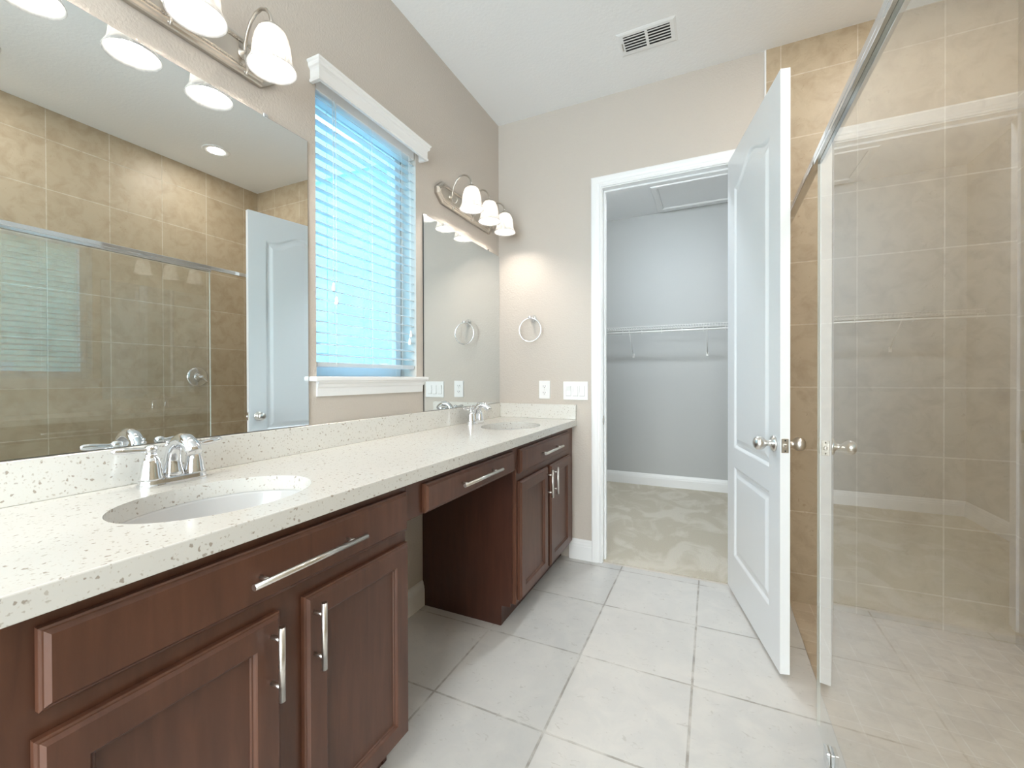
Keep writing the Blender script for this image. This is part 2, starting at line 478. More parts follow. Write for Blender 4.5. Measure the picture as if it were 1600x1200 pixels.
    def build(self, name, mat, parent=None, local=False, recalc=True):
        me = bpy.data.meshes.new(name)
        if recalc: bmesh.ops.recalc_face_normals(self.bm, faces=self.bm.faces[:])
        if parent is not None and not local:
            off = WLOC[parent.name]
            for v in self.bm.verts: v.co -= off
        self.bm.to_mesh(me); self.bm.free()
        o = bpy.data.objects.new(name, me)
        for mm in (mat if isinstance(mat, (list, tuple)) else [mat]): me.materials.append(mm)
        COL.objects.link(o)
        if parent is not None: o.parent = parent; WLOC[o.name] = WLOC[parent.name]
        else: WLOC[o.name] = Vector((0, 0, 0))
        return o
WLOC = {}

def tag(o, label=None, cat=None, group=None, kind=None):
    if label: o['label'] = label
    if cat: o['category'] = cat
    if group: o['group'] = group
    if kind: o['kind'] = kind
    return o

def thing(name, loc, label, cat, group=None, rz=0.0, kind=None):
    o = bpy.data.objects.new(name, None)
    o.empty_display_size = 0.05
    COL.objects.link(o)
    o.location = loc; o.rotation_euler = (0, 0, rz)
    WLOC[o.name] = Vector(loc)
    return tag(o, label, cat, group, kind)

def dup(root, delta, label):
    """Copy a thing with its parts and sub-parts (mesh data shared)."""
    r = root.copy(); COL.objects.link(r)
    r.location = root.location + Vector(delta)
    r['label'] = label
    WLOC[r.name] = Vector(r.location)
    for ch in list(root.children):
        c = ch.copy(); COL.objects.link(c); c.parent = r
        for g in list(ch.children):
            d = g.copy(); COL.objects.link(d); d.parent = c
    return r

def rect(a0, a1, b0, b1): return [(a0, b0), (a1, b0), (a1, b1), (a0, b1)]
def ellipse(cx, cy, a, b, n=72): return [(cx + a * math.cos(2 * PI * k / n), cy + b * math.sin(2 * PI * k / n)) for k in range(n)]
YZ = lambda u, v, d: Vector((d, u, v))       # a panel facing +x
XZ = lambda u, v, d: Vector((u, d, v))       # a panel facing -y
XY = lambda u, v, d: Vector((u, v, d))

# ------------------------------------------------------------------ key dimensions
D = 2.804       # far wall
DC = 2.925      # far face of that wall, in the closet
CE = 3.0624     # ceiling
YB = -2.2       # wall behind the camera
XR = 2.70       # tiled right wall
YS = -1.5       # near end wall of the shower
CT = 0.9405     # counter top
OX0, OX1, OZ = 0.763, 1.537, 2.466     # closet door opening
WY0, WY1, WZ0, WZ1 = 1.205, 1.835, 1.228, 2.42   # window opening
def structure(o, label, cat): return tag(o, label, cat, kind='structure')

# ------------------------------------------------------------------ room shell
m = MB(); m.box(-0.15, 1.797, YB, DC, -0.12, 0.0); m.box(1.797, 2.85, YB, YS, -0.12, 0.0)
structure(m.build('floor', M['floor']), 'pale square stone-look tile floor in front of the vanity', 'floor')
m = MB(); m.prism([(1.797, -0.018), (2.85, -0.035), (2.85, -0.12), (1.797, -0.12)], lambda u, v, d: Vector((u, d, v)), YS, D + 0.02)
structure(m.build('floor_shower', M['mosaic']), 'sunken tan mosaic tile shower floor behind the glass', 'shower floor')
m = MB(); m.box(0.0, 2.3, DC - 0.10, 5.10, -0.12, 0.006)
structure(m.build('floor_closet', M['carpet']), 'beige plush carpet of the closet beyond the open door', 'carpet')
m = MB(); m.box(-0.15, 2.85, YB, DC, CE, CE + 0.1)
structure(m.build('ceiling', M['ceiling']), 'white textured ceiling above the bathroom', 'ceiling')
m = MB(); m.box(0.0, 2.3, DC, 5.16, CE, CE + 0.1)
structure(m.build('ceiling_closet', M['ceiling']), 'white ceiling inside the closet', 'ceiling')
m = MB(); m.holed(YZ, rect(YB, DC, 0, CE), [rect(WY0, WY1, WZ0, WZ1)], -0.16, 0.0)
structure(m.build('wall_left', M['wall']), 'beige painted wall behind the vanity and mirrors', 'wall')
m = MB(); m.holed(XZ, rect(-0.0, 1.691, 0, CE), [rect(OX0 - 0.018, OX1 + 0.018, 0.0005, OZ + 0.018)], D, DC)
structure(m.build('wall_far', M['wall']), 'beige painted wall around the closet door opening', 'wall')
m = MB(); m.box(1.691, XR, D - 0.006, DC, -0.12, CE)
structure(m.build('wall_far_shower', M['tile_far']), 'tan tiled end wall of the shower beside the open door', 'wall')
m = MB(); m.box(XR, 2.85, YS - 0.1, DC, -0.12, CE)
structure(m.build('wall_right', M['tile_side']), 'long tan tiled shower wall carrying the chrome valve', 'wall')
m = MB(); m.box(1.735, XR, YS - 0.12, YS, -0.1, CE)
structure(m.build('wall_shower_near', M['tile_far']), 'tiled near end wall of the shower beside the camera', 'wall')
m = MB(); m.box(XR, 2.85, YB, YS - 0.1, 0, CE)
structure(m.build('wall_right_back', M['wall']), 'beige wall to the right behind the camera', 'wall')
BWX0, BWX1, BWZ0, BWZ1 = 0.30, 2.62, 0.40, 2.75
m = MB(); m.holed(XZ, rect(-0.15, 2.85, 0, CE), [rect(BWX0, BWX1, BWZ0, BWZ1)], YB - 0.15, YB)
structure(m.build('wall_back', M['wall']), 'beige wall behind the camera with the added fill window', 'wall')
m = MB(); m.box(-0.1, 0.08, DC, 5.16, 0, CE)
structure(m.build('wall_closet_left', M['wall_cool_lit']), 'left closet wall, cool grey light painted into its beige', 'wall')
m = MB(); m.box(2.2, 2.3, DC, 5.16, 0, CE)
structure(m.build('wall_closet_right', M['wall_cool_lit']), 'right closet wall, cool grey light painted into its beige', 'wall')
m = MB(); m.box(0.08, 2.2, 5.04, 5.16, 0, CE)
structure(m.build('wall_closet_back', M['wall_cool_lit']), 'closet back wall behind the wire shelf, cool grey light painted into its beige', 'wall')
m = MB(); m.box(1.683, 1.692, D - 0.010, D + 0.01, 0.0, CE, 0.002)
structure(m.build('trim_3', M['white']), 'thin pale edge strip where the tan tile meets the painted wall', 'tile trim')

# baseboards
BB = [(0, 0), (0.016, 0), (0.016, 0.088), (0.0135, 0.096), (0.0135, 0.104), (0.010, 0.112), (0.008, 0.124), (0.004, 0.132), (0, 0.134)]
m = MB(); m.prism(BB, lambda u, v, d: Vector((d, D - u, v)), 0.536, 0.697)
structure(m.build('baseboard_far', M['white']), 'short white baseboard between the far cabinet and door casing', 'baseboard')
m = MB(); m.prism(BB, lambda u, v, d: Vector((d, D - u, v)), 1.603, 1.683)
structure(m.build('baseboard_far_right', M['white']), 'short white baseboard hidden behind the open door', 'baseboard')
m = MB(); m.prism(BB, lambda u, v, d: Vector((u, d, v)), 1.06, 1.878)
structure(m.build('baseboard_left', M['white']), 'white baseboard on the wall inside the vanity knee space', 'baseboard')
m = MB(); m.prism(BB, lambda u, v, d: Vector((d, 5.04 - u, v + 0.004)), 0.08, 2.2)
structure(m.build('baseboard_closet_back', M['white']), 'white baseboard along the back of the closet', 'baseboard')
m = MB(); m.prism(BB, lambda u, v, d: Vector((0.08 + u, d, v + 0.004)), DC, 5.025)
structure(m.build('baseboard_closet_left', M['white']), 'white baseboard along the left side of the closet', 'baseboard')

# door casing and jamb
def sweep_u(mb, path, prof, f):
    """Mitred casing: path = list of (x, z) open polyline, prof = (outward, height)."""
    n = len(path); dirs = []
    for a, b in zip(path, path[1:]):
        l_ = math.hypot(b[0] - a[0], b[1] - a[1]); dirs.append(((b[0] - a[0]) / l_, (b[1] - a[1]) / l_))
    rows = []
    for i in range(n):
        d0 = dirs[max(i - 1, 0)]; d1 = dirs[min(i, n - 2)]
        n0 = (-d0[1], d0[0]); n1 = (-d1[1], d1[0])
        bx, bz = n0[0] + n1[0], n0[1] + n1[1]; k = 2.0 / (bx * bx + bz * bz)
        rows.append([mb.bm.verts.new(f(path[i][0] + bx * k * u, path[i][1] + bz * k * u, h)) for u, h in prof])
    for a, b in zip(rows, rows[1:]):
        for k in range(len(prof)):
            k2 = (k + 1) % len(prof); mb.bm.faces.new((a[k], a[k2], b[k2], b[k]))
    mb.bm.faces.new(rows[0][::-1]); mb.bm.faces.new(rows[-1])
t = thing('trim_1', (1.15, D, 0), 'white moulded casing and jamb around the closet doorway', 'door casing', kind='structure')
CAS = [(0, 0), (0, 0.010), (0.006, 0.013), (0.010, 0.013), (0.014, 0.010), (0.024, 0.011), (0.030, 0.015), (0.040, 0.017), (0.060, 0.018), (0.066, 0.016), (0.066, 0)]
m = MB()
sweep_u(m, [(OX0 - 0.005, 0), (OX0 - 0.005, OZ + 0.006), (OX1 + 0.005, OZ + 0.006), (OX1 + 0.005, 0)], CAS, lambda x, z, h: Vector((x, D - h, z)))
m.build('casing', M['white'], t)
m = MB()
sweep_u(m, [(OX0 - 0.005, 0.007), (OX0 - 0.005, OZ + 0.006), (OX1 + 0.005, OZ + 0.006), (OX1 + 0.005, 0.007)], CAS, lambda x, z, h: Vector((x, DC + h, z)))
m.build('closet_side_casing', M['white'], t)
m = MB()
m.box(OX0 - 0.018, OX0, D, DC, 0.0, OZ, 0.001); m.box(OX1, OX1 + 0.018, D, DC, 0.0, OZ, 0.001)
m.box(OX0 - 0.018, OX1 + 0.018, D, DC, OZ, OZ + 0.018, 0.001)
m.build('jamb', M['white'], t)
m = MB()
m.box(OX0, OX0 + 0.011, D + 0.045, D + 0.078, 0.0, OZ - 0.011, 0.002); m.box(OX1 - 0.011, OX1, D + 0.045, D + 0.078, 0.0, OZ - 0.011, 0.002)
m.box(OX0, OX1, D + 0.045, D + 0.078, OZ - 0.011, OZ, 0.002)
m.build('door_stop', M['white'], t)
m = MB(); m.box(OX0, OX0 + 0.0015, D + 0.008, D + 0.036, 0.91, 0.97, 0.0005); m.box(OX0, OX0 + 0.003, D - 0.002, D + 0.010, 0.925, 0.955, 0.001)
tag(m.build('strike_plate', M['nickel_dark'], t), 'small metal strike plate on the left jamb')

# ------------------------------------------------------------------ closet door, open into the room
DW, DT, DZ0, DZ1 = 0.772, 0.036, 0.022, 2.458
dr = thing('door_1', (1.534, 2.780, 0.0), 'white two-panel arched closet door standing open', 'door', rz=math.atan2(-0.9767, 0.2144), kind='structure')
def arch_loop(x0, x1, z0, zs, rise, ins, n=24):
    """Panel outline inset by ins: straight bottom and sides, ogee-shouldered arched top."""
    pts = [(x0 + ins, z0 + ins), (x1 - ins, z0 + ins)]
    for k in range(n + 1):
        s = 1 - 2 * k / n
        x = (x0 + x1) / 2 + s * ((x1 - x0) / 2 - ins)
        h = 0.5 + 0.5 * math.cos(PI * min(1, abs(s) / 0.86)) if rise else 0
        pts.append((x, zs - ins + rise * h))
    return pts
PX0, PX1 = 0.122, 0.652
up = lambda i: arch_loop(PX0, PX1, 0.835, 2.262, 0.075, i)
lo = lambda i: arch_loop(PX0, PX1, 0.235, 0.732, 0.0, i)
m = MB()
for side, yf, sg in (('closet', -DT, 1), ('room', 0.0, -1)):
    fmap = lambda u, v, d, yf=yf, sg=sg: Vector((u, yf + sg * d, v))
    ed = []
    for lp in (rect(0, DW, DZ0, DZ1), up(0), lo(0)):
        q = [m.bm.verts.new(fmap(u, v, 0)) for u, v in lp]
        for k in range(len(q)): ed.append(m.bm.edges.new((q[k], q[(k + 1) % len(q)])))
    bmesh.ops.triangle_fill(m.bm, use_beauty=True, use_dissolve=False, edges=ed)
    for pl in (up, lo):
        m.nested(fmap, [(pl(0), 0), (pl(0.006), 0.0025), (pl(0.014), 0.009), (pl(0.026), 0.0095), (pl(0.034), 0.008), (pl(0.052), 0.0015), (pl(0.058), 0.001)], cap0=False)
a = [m.bm.verts.new((u, -DT, v)) for u, v in rect(0, DW, DZ0, DZ1)]; b = [m.bm.verts.new((u, 0, v)) for u, v in rect(0, DW, DZ0, DZ1)]
for k in range(4): m.bm.faces.new((a[k], a[(k + 1) % 4], b[(k + 1) % 4], b[k]))
bmesh.ops.remove_doubles(m.bm, verts=m.bm.verts[:], dist=1e-5)
m.build('panel', M['door'], dr, local=True)
KU, KZ = 0.708, 0.945
for sg, y0 in ((-1, -DT), (1, 0.0)):
    m = MB()
    prof = [(0.0, 0.0), (0.033, 0.0), (0.033, 0.004), (0.029, 0.009), (0.016, 0.012), (0.0125, 0.018), (0.0115, 0.028), (0.015, 0.034), (0.022, 0.040), (0.0275, 0.049), (0.029, 0.058), (0.027, 0.067), (0.020, 0.075), (0.010, 0.079), (0.0, 0.080)]
    m.lathe([(r, y0 + sg * h) for r, h in prof], (KU, 0, KZ), 'Y', 28)
    tag(m.build('knob', M['nickel'], dr, local=True), 'round satin nickel door knob')
m = MB(); m.box(DW - 0.0005, DW + 0.0015, -0.031, -0.005, KZ - 0.029, KZ + 0.029, 0.0008)
lp_ = m.build('latch_plate', M['nickel_dark'], dr, local=True)
m = MB(); m.box(DW + 0.001, DW + 0.010, -0.024, -0.012, KZ - 0.008, KZ + 0.008, 0.003)
m.build('latch_bolt', M['nickel'], lp_, local=True)
m = MB()
for dz in (-0.021, 0.021): m.lathe([(0, 0.0025), (0.003, 0.0025), (0.003, 0.001)], (DW, -0.018, KZ + dz), 'X', 10)
m.build('plate_screws', M['slot'], lp_, local=True)
for hz in (0.25, 0.92, 1.58, 2.25):
    m = MB(); m.tube([(-0.005, 0.006, hz - 0.05), (-0.005, 0.006, hz + 0.05)], 0.0065, 12)
    m.box(-0.0012, 0.0, -0.03, 0.006, hz - 0.05, hz + 0.05)
    m.build('hinge', M['nickel_dark'], dr, local=True)

# ------------------------------------------------------------------ window on the left wall
wd = thing('window_1', (-0.12, (WY0 + WY1) / 2, WZ0), 'white framed window over the vanity behind the blind', 'window', kind='structure')
m = MB()
m.box(-0.155, -0.10, WY0, WY0 + 0.045, WZ0, WZ1, 0.003); m.box(-0.155, -0.10, WY1 - 0.045, WY1, WZ0, WZ1, 0.003)
m.box(-0.155, -0.10, WY0 + 0.045, WY1 - 0.045, WZ1 - 0.045, WZ1, 0.003); m.box(-0.155, -0.10, WY0 + 0.045, WY1 - 0.045, WZ0, WZ0 + 0.05, 0.003)
m.build('frame', M['vinyl'], wd)
m = MB(); m.box(-0.131, -0.127, WY0 + 0.04, WY1 - 0.04, WZ0 + 0.045, WZ1 - 0.04)
m.build('pane', M['daylight_dimming_pane'], wd)
m = MB(); m.box(-0.10, 0.040, 1.167, 1.892, WZ0 - 0.018, WZ0 + 0.001, 0.005, 2)
m.build('sill', M['white'], wd)
AP = [(0, -0.078), (0.012, -0.078), (0.014, -0.060), (0.014, -0.046), (0.020, -0.040), (0.022, -0.030), (0.030, -0.024), (0.032, -0.018), (0, -0.018)]
m = MB()
rows = []
for y, rt in ((1.190, 1), (1.878, -1)):
    rows.append([m.bm.verts.new((u, y + rt * (0.012 - 0.012 * min(1, u / 0.032)), WZ0 + v)) for u, v in AP])
for k in range(len(AP)): m.bm.faces.new((rows[0][k], rows[0][(k + 1) % len(AP)], rows[1][(k + 1) % len(AP)], rows[1][k]))
m.bm.faces.new(rows[0][::-1]); m.bm.faces.new(rows[1])
m.build('apron', M['white'], wd)

# unseen window added behind the camera for fill daylight
w2 = thing('added_fill_window', ((BWX0 + BWX1) / 2, YB - 0.08, BWZ0), 'wide white framed window added unseen behind the camera for fill', 'window', kind='structure')
m = MB()
m.box(BWX0, BWX0 + 0.05, YB - 0.11, YB - 0.05, BWZ0, BWZ1, 0.003); m.box(BWX1 - 0.05, BWX1, YB - 0.11, YB - 0.05, BWZ0, BWZ1, 0.003)
m.box(BWX0 + 0.05, BWX1 - 0.05, YB - 0.11, YB - 0.05, BWZ0, BWZ0 + 0.05, 0.003); m.box(BWX0 + 0.05, BWX1 - 0.05, YB - 0.11, YB - 0.05, BWZ1 - 0.05, BWZ1, 0.003)
m.box(1.425, 1.475, YB - 0.11, YB - 0.05, BWZ0 + 0.05, BWZ1 - 0.05, 0.003)
m.build('frame', M['vinyl'], w2)
m = MB(); m.box(BWX0 + 0.045, BWX1 - 0.045, YB - 0.083, YB - 0.079, BWZ0 + 0.045, BWZ1 - 0.045)
m.build('pane', M['pane'], w2)
m = MB(); m.box(BWX0 - 0.04, BWX1 + 0.04, YB - 0.05, YB + 0.04, BWZ0 - 0.02, BWZ0 + 0.001, 0.004)
m.build('sill', M['white'], w2)

# sky portals help the renderer find the window and the added fill window
for nm, loc, rot, sx, sy in (('sky_portal_window', (-0.17, (WY0 + WY1) / 2, (WZ0 + WZ1) / 2), (0, -PI / 2, 0), WZ1 - WZ0, WY1 - WY0),
                             ('sky_portal_back', ((BWX0 + BWX1) / 2, YB - 0.16, (BWZ0 + BWZ1) / 2), (PI / 2, 0, 0), BWX1 - BWX0, BWZ1 - BWZ0)):
    ld = bpy.data.lights.new(nm, 'AREA'); ld.shape = 'RECTANGLE'; ld.size = sx; ld.size_y = sy
    ld.cycles.is_portal = True
    lo_ = bpy.data.objects.new(nm, ld); lo_.location = loc; lo_.rotation_euler = rot; COL.objects.link(lo_)

# ------------------------------------------------------------------ blind
bl = thing('window_blind', (0.0, (WY0 + WY1) / 2, WZ0), 'white horizontal slat blind with moulded valance over the window', 'window blind')
BY0, BY1 = WY0 + 0.006, WY1 - 0.006
m = MB()
VP = [(0, 0), (0.052, 0), (0.054, 0.006), (0.052, 0.012), (0.050, 0.014), (0.050, 0.046), (0.053, 0.052), (0.058, 0.056), (0.060, 0.064), (0.060, 0.070), (0.064, 0.074), (0.066, 0.080), (0.0, 0.080)]
VP2 = VP
def val_pt(y, sgn, u, v): return Vector((u, y, 2.372 + v))
y0, y1 = 1.182, 1.872
outer = [(u, v) for u, v in VP[1:-1]]
# mitred returns at both ends: profile run along left return, front, right return
rows = []
for (fx, yy, sg) in ((0, y0, -1), (1, y0, -1), (1, y1, 1), (0, y1, 1)):
    rows.append([m.bm.verts.new(((u if fx else 0.0), yy + sg * (u - 0.050), 2.372 + v)) for u, v in outer])
for a, b in zip(rows, rows[1:]):
    for k in range(len(outer) - 1): m.bm.faces.new((a[k], a[k + 1], b[k + 1], b[k]))
inn = [[m.bm.verts.new((x, yy, 2.372 + v)) for v in (0.0, 0.080)] for x, yy in ((0, y0 + 0.012), (0.040, y0 + 0.012), (0.040, y1 - 0.012), (0, y1 - 0.012))]
for a, b in zip(inn, inn[1:]): m.bm.faces.new((a[0], b[0], b[1], a[1]))
for i in range(3):
    m.bm.faces.new((rows[i][0], rows[i + 1][0], inn[i + 1][0], inn[i][0]))
    m.bm.faces.new((rows[i][-1], inn[i][1], inn[i + 1][1], rows[i + 1][-1]))
for i in (0, 3):
    m.bm.faces.new([v for v in rows[i]] + [inn[i][1], inn[i][0]])
m.build('valance', M['white'], bl)
m = MB(); m.box(-0.060, -0.005, BY0, BY1, 2.368, 2.418, 0.002)
m.build('headrail', M['plastic'], bl)
m = MB()
NS, SZ0, PITCH = 24, 1.320, 0.0445
tilt = math.radians(13)
for k in range(NS):
    zc_ = SZ0 + k * PITCH
    prev = None
    sec = []
    for s in range(7):
        q = s / 6 - 0.5
        x = -0.031 + q * 0.05 * math.cos(tilt); z = zc_ - q * 0.05 * math.sin(tilt) + 0.0022 * (1 - 4 * q * q)
        sec.append((x, z))
    poly = [(x, z + 0.0016) for x, z in sec] + [(x, z - 0.0016) for x, z in sec[::-1]]
    m.prism(poly, lambda u, v, d: Vector((u, d, v)), BY0 + 0.002, BY1 - 0.002)
m.build('slats', M['blind'], bl)
m = MB(); m.box(-0.057, -0.006, BY0 + 0.002, BY1 - 0.002, 1.268, 1.288, 0.004, 2)
m.build('bottom_rail', M['blind'], bl)
for yl in (BY0 + 0.10, (BY0 + BY1) / 2, BY1 - 0.10):
    m = MB()
    for x in (-0.0575, -0.0045): m.tube([(x, yl, 1.272), (x, yl, 2.37)], 0.0009, 5)
    m.tube([(-0.031, yl + 0.012, 1.272), (-0.031, yl + 0.012, 2.37)], 0.0009, 5)
    m.build('ladder_cord', M['cord'], bl)
TAS = [(0.0, 0.0), (0.006, 0.001), (0.0085, 0.006), (0.0075, 0.016), (0.0055, 0.026), (0.0045, 0.032), (0.002, 0.036), (0.0, 0.037)]
for yl, zl in ((1.288, 1.580), (1.302, 1.525), (1.785, 1.432), (1.776, 1.392)):
    m = MB(); m.tube([(0.004, yl, zl + 0.034), (0.006, yl, 2.0), (0.002, yl, 2.374)], 0.0010, 5)
    pc = m.build('pull_cord', M['cord'], bl)
    m = MB(); m.lathe(TAS, (0.004, yl, zl), 'Z', 14)
    m.build('tassel', M['plastic'], pc)

# ------------------------------------------------------------------ mirrors
def mirror(y0, y1, z0, z1, label):
    t = thing('wall_mirror', (0.004, (y0 + y1) / 2, z0), label, 'mirror', 'frameless mirrors over the vanity')
    m = MB(); m.box(0.0008, 0.0062, y0, y1, z0, z1)
    m.build('backing', M['mirror_edge'], t)
    m = MB()
    q = 0.0007
    m.box(0.0062, 0.0066, y0 + q, y1 - q, z0 + q, z1 - q)
    m.build('silvered_glass', M['mirror'], t)
    for yc in (y0 + 0.19, y1 - 0.17):
        m = MB(); m.box(0.0008, 0.009, yc - 0.009, yc + 0.009, z1 - 0.004, z1 + 0.010, 0.002)
        m.build('clip', M['chrome'], t)
    return t
mirror(0.20, 1.163, 1.0415, 2.134, 'large frameless mirror left of the window above the near sink')
mirror(1.893, 2.801, 1.0415, 2.108, 'frameless mirror right of the window above the far sink')

# ------------------------------------------------------------------ countertop
SK = [(0.345, 0.637, 0.163, 0.215), (0.345, 2.275, 0.163, 0.215)]
CY0 = 0.165
ct = thing('countertop', (0.29, 1.48, 0.90), 'long white speckled quartz countertop with two oval sinks', 'countertop')
m = MB()
holes = [ellipse(*s) for s in SK]
m.holed(XY, rect(0.0, 0.583, CY0, D - 0.0005), holes, 0.900, CT)
m.box(0.580, 0.588, CY0, D - 0.0005, 0.8985, CT, 0.0025, 2)
m.build('slab', M['quartz'], ct)
m = MB(); m.box(0.0005, 0.020, CY0, D - 0.0005, CT + 0.0003, 1.040, 0.0015)
tag(m.build('backsplash', M['quartz']), 'long low speckled quartz backsplash strip under the mirrors', 'backsplash')
m = MB(); m.box(0.0205, 0.586, D - 0.0205, D - 0.0005, CT + 0.0003, 1.040, 0.0015)
tag(m.build('side_splash', M['quartz']), 'short speckled quartz side splash under the outlet', 'backsplash')

def sink(s, label):
    cx, cy, a, b = s
    t = thing('sink', (cx, cy, 0.76), label, 'sink', 'oval undermount sinks')
    m = MB()
    pr = [(1.12, 0.8995), (1.004, 0.8995), (0.995, 0.893), (0.97, 0.875), (0.90, 0.835), (0.78, 0.80), (0.60, 0.775), (0.35, 0.763), (0.16, 0.760), (0.145, 0.757), (0.145, 0.750), (0.30, 0.750), (0.65, 0.765), (0.84, 0.79), (0.95, 0.83), (1.02, 0.87), (1.12, 0.890), (1.12, 0.8995)]
    m.lathe([(r, h) for r, h in pr], (cx, cy, 0), 'Z', 56, sx=a, sy=b)
    m.build('basin', M['porcelain'], t)
    m = MB(); m.lathe([(0.0, 0.762), (0.012, 0.762), (0.014, 0.758), (0.021, 0.7605), (0.026, 0.7615), (0.027, 0.757), (0.018, 0.745), (0.018, 0.735)], (cx, cy, 0), 'Z', 24)
    m.build('drain', M['chrome'], t)
    return t
sink(SK[0], 'oval white undermount sink in the near end of the counter')
sink(SK[1], 'oval white undermount sink in the far end of the counter by the closet wall')

# ------------------------------------------------------------------ faucets
def faucet(yc, label):
    t = thing('faucet', (0.095, yc, CT), label, 'faucet', 'chrome two-handle bathroom faucets')
    X = 0.095
    m = MB()
    def stad(hx, hy, n=12):
        p = []
        for k in range(n + 1): q = -PI / 2 + PI * k / n; p.append((X + hx * math.cos(q), yc + hy - hx + hx * math.sin(q) if False else yc))
        return p
    def oblong(hx, L, n=12):
        p = []
        for k in range(n + 1): q = PI * k / n; p.append((X + hx * math.cos(q), yc + L + hx * math.sin(q)))
        for k in range(n + 1): q = PI + PI * k / n; p.append((X + hx * math.cos(q), yc - L + hx * math.sin(q)))
        return p
    m.nested(XY, [(oblong(0.0300, 0.051), CT), (oblong(0.0300, 0.051), CT + 0.005), (oblong(0.0275, 0.051), CT + 0.009), (oblong(0.0265, 0.051), CT + 0.018), (oblong(0.0225, 0.051), CT + 0.021)])
    base = m.build('base', M['chrome'], t)
    # spout body: flared foot then a broad arch
    m = MB()
    pts = []; rs = []
    ctrl = [(0.090, 0.012, 0.0250), (0.088, 0.035, 0.0205), (0.089, 0.060, 0.0165), (0.094, 0.083, 0.0148), (0.104, 0.101, 0.0143), (0.119, 0.114, 0.0145), (0.137, 0.1195, 0.0150), (0.156, 0.117, 0.0155), (0.173, 0.108, 0.0155), (0.186, 0.096, 0.0148), (0.1915, 0.087, 0.0140)]
    for x, z, r in ctrl: pts.append((x, yc, CT + z)); rs.append(r * 1.18)
    m.tube(pts, rs, 20)
    m.build('spout', M['chrome'], t)
    m = MB(); m.tube([(0.066, yc, CT + 0.018), (0.066, yc, CT + 0.094)], 0.0026, 8); m.ball((0.066, yc, CT + 0.099), 0.0065, 12, (1, 1, 0.8)); m.ball((0.066, yc, CT + 0.108), 0.004, 10)
    m.build('lift_rod', M['chrome'], t)
    for sg in (-1, 1):
        y = yc + sg * 0.051
        m = MB()
        m.lathe([(0.0, CT + 0.018), (0.0265, CT + 0.018), (0.0270, CT + 0.023), (0.0245, CT + 0.031), (0.0225, CT + 0.045), (0.0195, CT + 0.062), (0.0160, CT + 0.074), (0.0115, CT + 0.078), (0.0125, CT + 0.081), (0.0125, CT + 0.084), (0.0095, CT + 0.087), (0.0, CT + 0.087)], (X, y, 0), 'Z', 24)
        h = m.build('handle', M['chrome'], t)
        m = MB()
        m.lathe([(0.0, CT + 0.086), (0.010, CT + 0.088), (0.0135, CT + 0.096), (0.0125, CT + 0.105), (0.006, CT + 0.109), (0.0, CT + 0.110)], (X, y, 0), 'Z', 20)
        m.tube([(X, y, CT + 0.097), (X - 0.001, y + sg * 0.018, CT + 0.097), (X - 0.003, y + sg * 0.034, CT + 0.098), (X - 0.005, y + sg * 0.056, CT + 0.100), (X - 0.007, y + sg * 0.072, CT + 0.101), (X - 0.008, y + sg * 0.079, CT + 0.101)],
               [0.008, 0.0062, 0.0078, 0.0090, 0.0080, 0.0035], 14)
        m.build('lever', M['chrome'], h)
    return t
f1 = faucet(0.660, 'chrome two-handle faucet behind the near sink')
dup(f1, (0, 2.292 - 0.660, 0), 'chrome two-handle faucet behind the far sink')

# ------------------------------------------------------------------ vanity cabinets
XF = 0.555
def pull(p, axis, length, parent):
    x, y, z = p
    m = MB()
    h = length / 2; ps = h - 0.036
    if axis == 'Y':
        m.tube([(x, y - h, z), (x, y + h, z)], 0.0068, 14)
        for s in (-1, 1): m.tube([(XF + 0.018, y + s * ps, z), (x, y + s * ps, z)], 0.0042, 10)
    else:
        m.tube([(x, y, z - h), (x, y, z + h)], 0.0068, 14)
        for s in (-1, 1): m.tube([(XF + 0.018, y, z + s * (h - 0.028)), (x, y, z + s * (h - 0.028))], 0.0042, 10)
    return tag(m.build('handle', M['nickel'], parent), 'brushed nickel bar pull')
def ins(y0, y1, z0, z1, i): return rect(y0 + i, y1 - i, z0 + i, z1 - i)
def drawer_front(y0, y1, z0, z1, parent, name='drawer'):
    m = MB()
    m.nested(YZ, [(ins(y0, y1, z0, z1, 0.0), XF + 0.001), (ins(y0, y1, z0, z1, 0.0), XF + 0.012), (ins(y0, y1, z0, z1, 0.003), XF + 0.014), (ins(y0, y1, z0, z1, 0.005), XF + 0.0145), (ins(y0, y1, z0, z1, 0.011), XF + 0.021)])
    return m.build(name, M['wood'], parent)
def cab_door(y0, y1, z0, z1, parent):
    m = MB(); I = lambda i: ins(y0, y1, z0, z1, i)
    m.nested(YZ, [(I(0), XF + 0.001), (I(0), XF + 0.012), (I(0.003), XF + 0.014), (I(0.005), XF + 0.0145), (I(0.010), XF + 0.021), (I(0.056), XF + 0.021), (I(0.058), XF + 0.019), (I(0.061), XF + 0.014), (I(0.064), XF + 0.0135), (I(0.066), XF + 0.010)])
    return m.build('door', M['wood'], parent)
SIDE = [(0.002, 0.0), (0.470, 0.0), (0.476, 0.004), (0.476, 0.094), (0.480, 0.100), (0.520, 0.100), (0.524, 0.104), (0.524, 0.120), (XF - 0.02, 0.120), (XF - 0.02, 0.8985), (0.002, 0.8985)]
